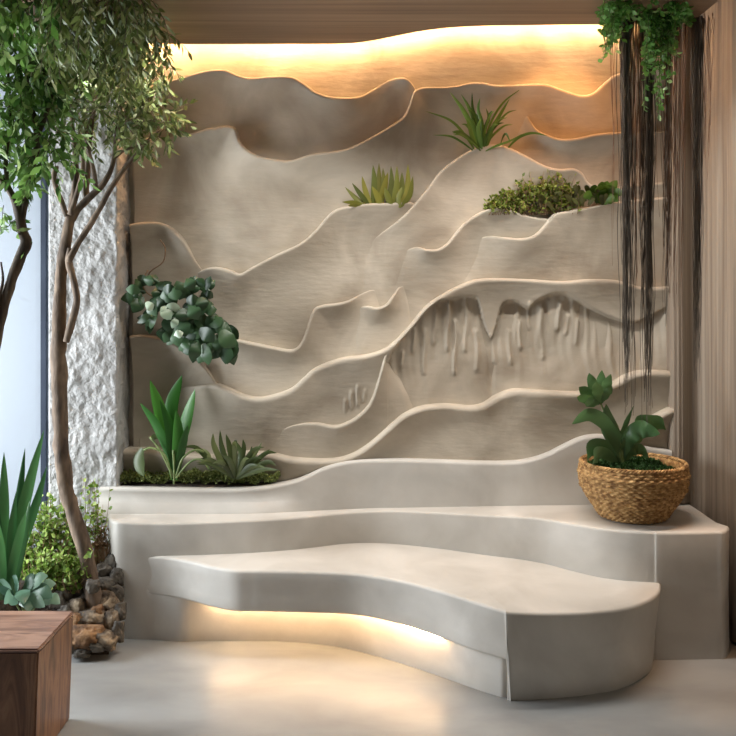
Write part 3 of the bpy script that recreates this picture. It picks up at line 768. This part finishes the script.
for i in range(16):
    a_ = R(-2.5, -.75); l = R(34, 62); ex, ey = 481 + l*math.cos(a_), 152 + l*.95*math.sin(a_)
    fan(mb, [([(481 + R(-3,3),152), (481 + l*.35*math.cos(a_)*.8, 152 + l*.42*math.sin(a_)), (481 + l*.7*math.cos(a_), 152 + l*.8*math.sin(a_)), (ex, ey + 3)], R(1.1,2.0), R(-.10,.0))], DD)
obj('leaves', mb.m(), M['spider'], pl)
# shrub on the right pocket
def shrub(mb, tw, cx0, cx1, ybase, h, dep, n, ll, lw, seed, prof=None, spr=10):
    random.seed(seed)
    for i in range(n):
        x = R(cx0, cx1); hh = h*(prof((x - cx0)/(cx1 - cx0)) if prof else 1)*R(.5, 1)
        y0 = ybase(x) if callable(ybase) else ybase
        pts = [P(x, y0 + 3, dep + R(-.03,.03))]
        X = x; yy = y0
        for k in range(4):
            X += R(-1,1)*spr/4; yy -= hh/4; pts.append(P(X, yy, dep + R(-.05,.05)))
        tube(tw, pts, [.0022, .002, .0016, .0012, .0008], 4, 1)
        for k in range(12):
            t = R(.2, 4); j = min(int(t), 3); q = pts[j].lerp(pts[j+1], t - j)
            little_leaf(mb, q, Vector((R(-1,1), R(-1,.6), R(-.3,1))), ll*R(.7,1.2), lw*R(.8,1.2), .3)
pl = thing('small_shrub', 'fine leaved olive green shrub growing from the right wall pocket', 'plant', P(530, 212, 5.02))
mb = MB(); tw = MB()
shrub(mb, tw, 487, 580, lambda x: 212 if x < 545 else 211, 34, 5.02, 130, .026, .0075, 4, prof=lambda t: .35 + .9*math.sin(min(t*1.25,1.2)*math.pi*.62), spr=14)
shrub(mb, tw, 545, 570, 200, 30, 5.03, 14, .02, .005, 5, spr=12)
obj('leaves', mb.m(), M['shrub'], pl); obj('twigs', tw.m(), M['drystem'], pl)
pl = thing('dark_succulent', 'low dark leathery leaves creeping between the shrub and the round green leaves', 'plant', P(570, 212, 5.0))
mb = MB(); random.seed(9)
for i in range(30):
    x = R(540, 612); y = 212 - (x - 540)*.09 - R(0, 12); a = R(-2.6, -.5)
    l = R(9, 14); fan(mb, [([(x, y), (x + l*.5*math.cos(a), y + l*.5*math.sin(a) - 2), (x + l*math.cos(a), y + l*math.sin(a))], 2.6, R(-.08, 0))], 5.0)
obj('leaves', mb.m(), M['succulent_dark'], pl)
pl = thing('round_leaf_succulent', 'bright green plant with rounded overlapping leaves beside the hanging roots', 'plant', P(602, 206, 5.0))
mb = MB(); random.seed(10)
for i in range(22):
    a = R(-3.0, -.2); x = 602; y = 203; l = R(14, 27); cx_, cy_ = x + R(-4, 8), y + R(-4,2)
    ex, ey = cx_ + l*.75*math.cos(a), cy_ + l*1.05*math.sin(a)
    fan(mb, [([(cx_, cy_), ((cx_+ex)/2, (cy_+ey)/2 - 3), (ex, ey + 1)], 4.6, R(-.1, 0), .55, .4)], 5.0)
obj('leaves', mb.m(), M['succulent'], pl)
# climbing plant
pl = thing('climbing_plant', 'dark leafy climbing plant spilling over the left side of the sculpted wall', 'plant', P(180, 310, 5.0))
mb = MB(); pale = MB(); st_ = MB(); random.seed(21); DD = 4.90
def oval(mbx, x, y, a, l, w, dep):
    l *= 1.22; w *= 1.12
    a = math.radians(a); ex, ey = x + l*math.cos(a), y + l*math.sin(a)
    nx2, ny2 = -math.sin(a), math.cos(a); c = R(-2, 2)
    pb(mbx, [(x, y), ((x+ex)/2 + nx2*c, (y+ey)/2 + ny2*c), (ex, ey)], w, dep, Vector((math.sin(a), R(-.6,.6), math.cos(a)*1)), [0, R(-.03,-.01), R(-.02,.02)], peak=.5, fold=.2, base=.35, n=5)
lv = [(140,292,190,12,5),(138,288,150,8,5),(145,286,230,10,5),(150,285,300,10,6),(158,287,340,12,5),(163,290,10,10,6),(142,296,120,16,6),(136,298,100,12,5),(148,302,60,13,6),(155,298,30,12,6),(150,312,140,14,3.5),(157,312,120,18,4),(150,315,100,12,3),
 (160,300,330,12,6),(168,296,350,12,6),(175,294,320,12,6),(180,298,300,14,6.5),(186,300,0,12,6),(190,293,290,12,6),(193,290,240,11,6),(198,288,300,9,5),(203,294,20,9,5),(200,297,80,12,6),(206,290,290,12,4),(190,305,60,14,7),(183,308,90,14,7),(176,306,120,12,6),
 (172,316,100,14,7),(180,318,70,16,8),(188,318,50,14,7),(195,314,30,14,7),(200,310,350,12,6),(168,326,90,14,7),(176,330,80,14,6),(186,330,60,16,8),(192,335,110,16,8),(199,330,40,16,8),(205,324,0,14,7),(210,325,330,12,6),(216,326,20,14,7),(222,330,50,18,8),(228,336,80,18,7),(214,335,60,16,7),(206,338,100,18,6.5),(199,343,110,16,6),(203,344,75,18,6.5),(196,342,140,14,6),(222,345,80,16,7),(212,342,40,14,6),(229,345,95,16,6),(186,338,120,12,6),(178,322,150,10,6)]
for (x, y, a, l, w) in lv:
    oval(mb, x, y, a, l, w, DD + R(-.05, .05))
    for _ in range(2): oval(mb, x + R(-4,4), y + R(-4,4), a + R(-60,60), l*.9, w*.9, DD + R(0, .06))
for (x, y, a, l, w) in [(146,302,35,10,4),(165,311,350,13,6),(170,306,100,12,6),(163,306,60,13,6),(178,318,120,10,3.5),(174,337,330,9,4)]: oval(pale, x, y, a, l, w, DD - .055)
for pts in ([(148,270),(143,280),(146,292),(160,300),(175,305),(190,318),(205,332),(222,342)], [(160,240),(165,248),(163,262),(150,272),(146,285)], [(190,318),(198,300),(206,288),(209,278)], [(186,320),(188,335),(200,345)], [(160,300),(152,312),(146,325)]):
    tube(st_, [P(x, y, DD + .06) for x, y in pts], [.004]*len(pts), 5, 4)
obj('leaves', mb.m(), M['ivy'], pl); obj('pale_leaves', pale.m(), M['ivy_pale'], pl); obj('stems', st_.m(), M['drystem'], pl)
# bed plants
pl = thing('sword_leaf_plant', 'tall green plant with long upright sword leaves at the left edge', 'plant', P(8, 600, 4.2))
mb = MB(); DD = 4.2
fan(mb, [([(10,600),(14,550),(28,490),(44,430)], 6, -.05, .5, .7), ([(6,600),(8,550),(18,500),(25,448)], 5, .03, .5, .7), ([(4,600),(3,550),(4,500),(4,452)], 5.5, -.02, .5, .7), ([(8,600),(16,560),(34,510),(47,466)], 5, .05, .5, .7),
         ([(2,600),(0,560),(-6,510),(-10,460)], 5.5, -.05, .5, .7), ([(12,600),(18,565),(25,530),(30,500)], 4.5, -.1, .5, .7), ([(6,600),(10,565),(12,530),(16,492)], 4.5, -.1, .5, .7), ([(0,600),(-6,560),(-16,510),(-24,470)], 5, .03, .5, .7), ([(9,600),(12,570),(20,535),(26,512)], 4.5, -.15,.5,.7), ([(1,600),(2,575),(0,545),(-2,520)], 4.5, -.15,.5,.7)], DD)
obj('leaves', mb.m(), M['sword'], pl)
pl = thing('leafy_bush', 'light green small leaved bush behind the sword plant and the trunk', 'plant', P(55, 585, 4.72))
mb = MB(); tw = MB()
shrub(mb, tw, 22, 88, 585, 98, 4.70, 150, .034, .012, 31, prof=lambda t: .55 + .45*math.sin(t*math.pi), spr=26)
shrub(mb, tw, 30, 80, 590, 40, 4.55, 70, .030, .011, 32, spr=30)
shrub(mb, tw, 72, 104, 570, 95, 4.76, 18, .030, .010, 33, spr=16)
obj('leaves', mb.m(), M['bush'], pl); obj('twigs', tw.m(), M['drystem'], pl)
pl = thing('dry_stem_clump', 'tangle of dry brown stems between the trunk and the bench flank', 'plant', P(104, 572, 4.72))
mb = MB(); random.seed(40)
for i in range(60):
    x = R(94, 114); pts = [P(x, 575, 4.72 + R(-.03,.04)), P(x + R(-4,3), 560, 4.70), P(x + R(-7,3), 545, 4.72), P(min(x + R(-9,3), 112), R(525,540), 4.74)]
    tube(mb, pts, [.002,.0018,.0014,.001], 4, 2)
    for k in range(3): little_leaf(mb, pts[R(0,1) < .5 and 2 or 3], Vector((R(-1,1), R(-1,0), R(-.5,1))), .02, .004)
obj('stems', mb.m(), M['drystem'], pl)
pl = thing('caladium', 'low plant with broad pale green heart shaped leaves behind the wooden stool', 'plant', P(25, 605, 4.15))
mb = MB(); random.seed(41)
for (x0, y0, x1, y1, w, o) in [(30,592,52,598,9,-.05),(20,600,45,607,8,-.1),(12,600,-8,590,8,-.05),(18,598,4,604,8,-.1),(28,588,48,576,7,0),(24,592,34,574,8,.02),(16,592,12,577,7,.03),(10,598,-2,580,7,.02),(30,600,28,612,8,-.12),(38,592,56,584,7,.02),(20,590,24,604,8,-.14),(44,600,60,604,7,-.04)]:
    xm, ym = (x0+x1)/2, (y0+y1)/2 - 4
    pb(mb, [(x0, y0), (xm, ym), (x1, y1)], w, 4.12, Vector((y1 - y0, 18, x1 - x0)), [0, o*.6, o], peak=.35, fold=.25, base=.55, ripple=.06)
obj('leaves', mb.m(), M['caladium'], pl)
mb = MB()
for x, y in [(30,592),(20,600),(12,600),(24,592),(38,592),(44,600)]: tube(mb, [P(25, 625, 4.12), P((x+25)/2, 608, 4.12), P(x, y, 4.12)], [.004]*3, 5, 4)
obj('stems', mb.m(), M['stem'], pl)

# ------------------------------------------------------------------ basket with plant
bx, bdep = X_at(634, 4.66), 4.68
bk = thing('wicker_basket', 'round woven wicker basket standing on the right end of the upper bench', 'basket', (bx, bdep - D, .62))
prof = [(.150, 0), (.172, .012), (.196, .05), (.224, .09), (.250, .135), (.264, .17), (.270, .20), (.272, .23), (.268, .262), (.262, .28)]
pr = catmull(prof, 9); na = 300; vs = []; fs = []
cum = 0; arcs = [0]
for i in range(1, len(pr)): cum += np.linalg.norm(pr[i] - pr[i-1]); arcs.append(cum)
for i, (r, z) in enumerate(pr):
    row = arcs[i]/.0135; ri = int(row); ph = (ri % 2)*math.pi
    for k in range(na):
        an = 2*math.pi*k/na
        bulge = abs(math.sin(row*math.pi))**.7
        w = .006*bulge*(1 + .8*math.cos(an*37 + ph)) + .002*noise.noise(Vector((math.cos(an)*14, math.sin(an)*14, z*60)))
        if .155 < z < .166 or .225 < z < .236: w += .006
        rr = r + w
        vs.append((bx + rr*math.cos(an), bdep - D + rr*math.sin(an), .622 + z))
n0 = len(pr)
for (r, z) in [(.250, .278), (.244, .25), (.235, .2)]:
    for k in range(na):
        an = 2*math.pi*k/na; vs.append((bx + r*math.cos(an), bdep - D + r*math.sin(an), .622 + z))
for i in range(n0 + 2):
    for k in range(na):
        k2 = (k+1) % na; fs.append((i*na + k, i*na + k2, (i+1)*na + k2, (i+1)*na + k))
fs.append(tuple(range(na))[::-1])
obj('basket_body', (vs, fs), M['wicker'], bk)
mb = MB()
for ph in (0, math.pi*2/3, math.pi*4/3):
    pts = []
    for k in range(241):
        an = 2*math.pi*k/240; tt = an*30 + ph
        rr = .262 + .007*math.cos(tt); pts.append(Vector((bx + rr*math.cos(an), bdep - D + rr*math.sin(an), .622 + .281 + .007*math.sin(tt))))
    tube(mb, pts, [.0065]*len(pts), 6, 1)
obj('braided_rim', mb.m(), M['wicker'], bk)
mb = MB(); random.seed(50)
vs_ = [(bx + .24*math.cos(a*math.pi/16), bdep - D + .24*math.sin(a*math.pi/16), .622 + .235) for a in range(32)]
mb.add(vs_, [tuple(range(32))]); obj('soil', mb.m(), M['soil'], bk)
mb = MB()
for i in range(5000):
    a = R(0, 6.28); r = .225*math.sqrt(R(0,1)); X, Y = r*math.cos(a), r*math.sin(a)
    zz = .245 + .035*(1 - (r/.23)**2) + R(0, .015) - (.02 if X > .14 else 0)
    little_leaf(mb, Vector((bx + X, bdep - D + Y, .622 + zz)), Vector((R(-1,1), R(-1,1), R(0,1))), R(.012,.024), R(.003,.006), .2)
tag(obj('moss', mb.m(), M['moss_deep']), 'dark green moss covering the soil inside the wicker basket', 'moss', kind='stuff')
pl = thing('potted_plant', 'broad wavy leaved green plant growing out of the wicker basket', 'plant', P(622, 462, 4.66))
mb = MB(); DD = 4.64; random.seed(51)
def bl(pts, w, out, peak=.55, base=.2, rip=.28, sd=None):
    n = len(pts); dd = [out*(i/(n-1))**1.3 for i in range(n)]
    pb(mb, pts, w, DD, sd or sidev(pts), dd, peak=peak, base=base, fold=.25, ripple=rip, n=6)
bl([(622,462),(616,440),(607,424),(590,415),(572,424)], 8, -.10)
bl([(621,462),(616,442),(609,425),(606,404)], 9, -.02, .5, .2)
bl([(624,462),(628,445),(640,432),(652,424),(666,430)], 12, -.06, .7, .12)
bl([(623,462),(628,440),(640,430),(660,434)], 9, -.12, .65, .12)
bl([(620,462),(618,448),(624,430),(634,405)], 3.5, .03)
bl([(618,464),(606,448),(594,448),(587,462)], 8, -.08, .6)
bl([(618,464),(606,455),(598,456),(592,466)], 8, -.12, .6)
bl([(624,462),(632,452),(640,450),(648,458)], 6, -.02)
for (tx, ty, w, o) in [(577,397,5.5,-.08),(579,387,6,-.03),(589,373,5.5,0),(602,370,5,.04),(611,374,5,.0),(612,386,4.5,-.05),(585,403,5,-.12),(596,382,5.5,-.09)]:
    bl([(600,404),((600+tx)/2, (404+ty)/2), (tx, ty)], w, o, .6, .25)
obj('leaves', mb.m(), M['basketleaf'], pl)
mb = MB(); tube(mb, [P(622,466,DD), P(617,445,DD), P(609,422,DD), P(600,402,DD)], [.008,.007,.006,.004], 7, 4)
tube(mb, [P(623,466,DD), P(622,450,DD), P(618,438,DD)], [.009,.008,.005], 7, 4)
obj('stem', mb.m(), M['stem'], pl)

# ------------------------------------------------------------------ hanging roots and greenery, top right
hg = thing('hanging_plant', 'hanging plant with green leaves and long dark roots dangling from the ceiling at right', 'plant', P(655, 19, 4.15))
HD = 4.15; random.seed(60)
def roots(x0, x1, n, y1, yv, mat, top=10, rad=.0016, taper=.35, name='root_bundle'):
    mb = MB(); cx_ = (x0 + x1)/2
    for i in range(n):
        x = random.gauss(cx_, (x1 - x0)/4.2); x = max(x0 - 2, min(x1 + 2, x)); ye = y1 - abs(random.gauss(0, yv))
        d0 = HD + R(-.03,.03); pts = []; m_ = 9; dr = R(-1,1)
        for k in range(m_ + 1):
            t = k/m_; y = top + (ye - top)*t
            xx = cx_ + (x - cx_)*(1 - taper*t) + 1.1*math.sin(y*.045 + i) + R(-.6,.6) + dr*2.5*max(0, t - .7)
            z_ = P(xx, y, d0); 
            pts.append(z_)
        pts[0].z = 3.06
        tube(mb, pts, [rad*R(.8,1.2)*(1 - .55*k/m_) for k in range(m_ + 1)], 4, 2)
    return obj(name, mb.m(), M[mat], hg)
roots(617, 637, 62, 418, 90, 'root', rad=.0021)
roots(638, 658, 62, 425, 100, 'root', rad=.0022)
roots(660, 676, 26, 330, 110, 'root', rad=.0018)
roots(691, 704, 50, 385, 120, 'root', rad=.0020)
roots(610, 616, 4, 275, 30, 'root_brown')
roots(627, 650, 22, 300, 110, 'root_brown')
roots(655, 690, 46, 320, 130, 'root_brown', rad=.0017)
roots(700, 716, 12, 180, 60, 'root_brown')
lf = MB(); tw = MB()
def hang(x0, x1, ya, yb, n, nl=10, dep=(3.86, 4.16)):
    for i in range(n):
        x = R(x0, x1); yy = R(ya, yb)*R(.75,1); d = R(*dep)
        pts = [P(x, -8 if d < 4.1 else 19, d)]; k_ = 6
        y0 = max(-8, 290 - 1.25*FX/d)
        pts = [P(x + R(-2,2), y0 + (yy - y0)*k/k_, d) for k in range(k_ + 1)]
        tube(tw, pts, [.0016]*(k_+1), 4, 1)
        for k in range(nl):
            t = R(0, k_ - .01); j = int(t); q = pts[j].lerp(pts[j+1], t - j)
            little_leaf(lf, q, Vector((R(-1,1), R(-1,.4), R(-1,.2))), R(.022,.036), R(.009,.014), .3)
hang(600, 622, 18, 55, 26, 9); hang(603, 612, 45, 62, 9, 9)
hang(642, 676, 20, 84, 50, 12, (4.0, 4.12)); hang(644, 674, 70, 130, 12, 12, (4.02, 4.12)); hang(664, 690, 8, 35, 22, 9)
hang(600, 690, 5, 14, 40, 5); hang(622, 644, 6, 30, 12, 6)
obj('foliage', lf.m(), M['vineleaf'], hg); obj('tendrils', tw.m(), M['stem'], hg)

# ------------------------------------------------------------------ light, world, camera
w = bpy.data.worlds.new('World'); bpy.context.scene.world = w; w.use_nodes = True
bg = w.node_tree.nodes['Background']; bg.inputs[0].default_value = (.86, .92, 1.0, 1); bg.inputs[1].default_value = .09
def area(name, loc, target, size, energy, col, sy=None):
    l = bpy.data.lights.new(name, 'AREA'); l.energy = energy; l.color = col; l.size = size
    if sy: l.shape = 'RECTANGLE'; l.size_y = sy
    o = bpy.data.objects.new(name, l); C.objects.link(o); o.location = loc
    o.rotation_euler = (Vector(target) - Vector(loc)).to_track_quat('-Z', 'Y').to_euler(); return o
area('daylight', (-3.4, -.86, 1.3), (.9, -.7, .5), 1.15, 165, (.90, .95, 1.0), 2.4)
dl = area('added_top_light', (.1, -.80, 3.03), (.1, -.72, 0), 3.0, 31, (1, .96, .91), .05); dl.data.spread = math.radians(122)  # unseen overhead strip, added to brighten wave rims and seat tops
area('window_daylight', (-2.5, .75, 1.8), (-2.5, 0, 1.7), 2.0, 6, (.86, .93, 1.0), 3.0)
def spot(name, loc, target, energy, col, size, blend=.8, rad=.03):
    l = bpy.data.lights.new(name, 'SPOT'); l.energy = energy; l.color = col; l.spot_size = math.radians(size); l.spot_blend = blend; l.shadow_soft_size = rad
    o = bpy.data.objects.new(name, l); C.objects.link(o); o.location = loc
    o.rotation_euler = (Vector(target) - Vector(loc)).to_track_quat('-Z', 'Y').to_euler(); return o
spot('reveal_spot', (-1.22, -.13, 3.25), (-1.355, -.10, 2.2), 26, (1, .5, .2), 30)
spot('added_corner_glow', (1.15, -.42, 3.32), (1.05, -.05, 2.5), 20, (1, .42, .13), 85)  # hidden warm spot, added for orange glow on the upper right wall
spot('added_bench_end_glow', (1.70, -.80, 2.95), (1.64, -1.02, 0), 80, (1, .55, .28), 22)  # unseen warm spot, added to tint the floor beside the bench end
cam = bpy.data.cameras.new('Camera'); co = bpy.data.objects.new('Camera', cam); C.objects.link(co)
co.location = (0, -D, H); co.rotation_euler = (math.pi/2, 0, 0)
cam.sensor_width = 36; cam.sensor_fit = 'HORIZONTAL'; cam.lens = 36*FX/736; cam.shift_y = -(368 - HZ)/736
cam.clip_start = .05
sc = bpy.context.scene; sc.camera = co
sc.view_settings.view_transform = 'Standard'; sc.view_settings.look = 'None'; sc.view_settings.gamma = 1
sc.view_settings.exposure = 0.3
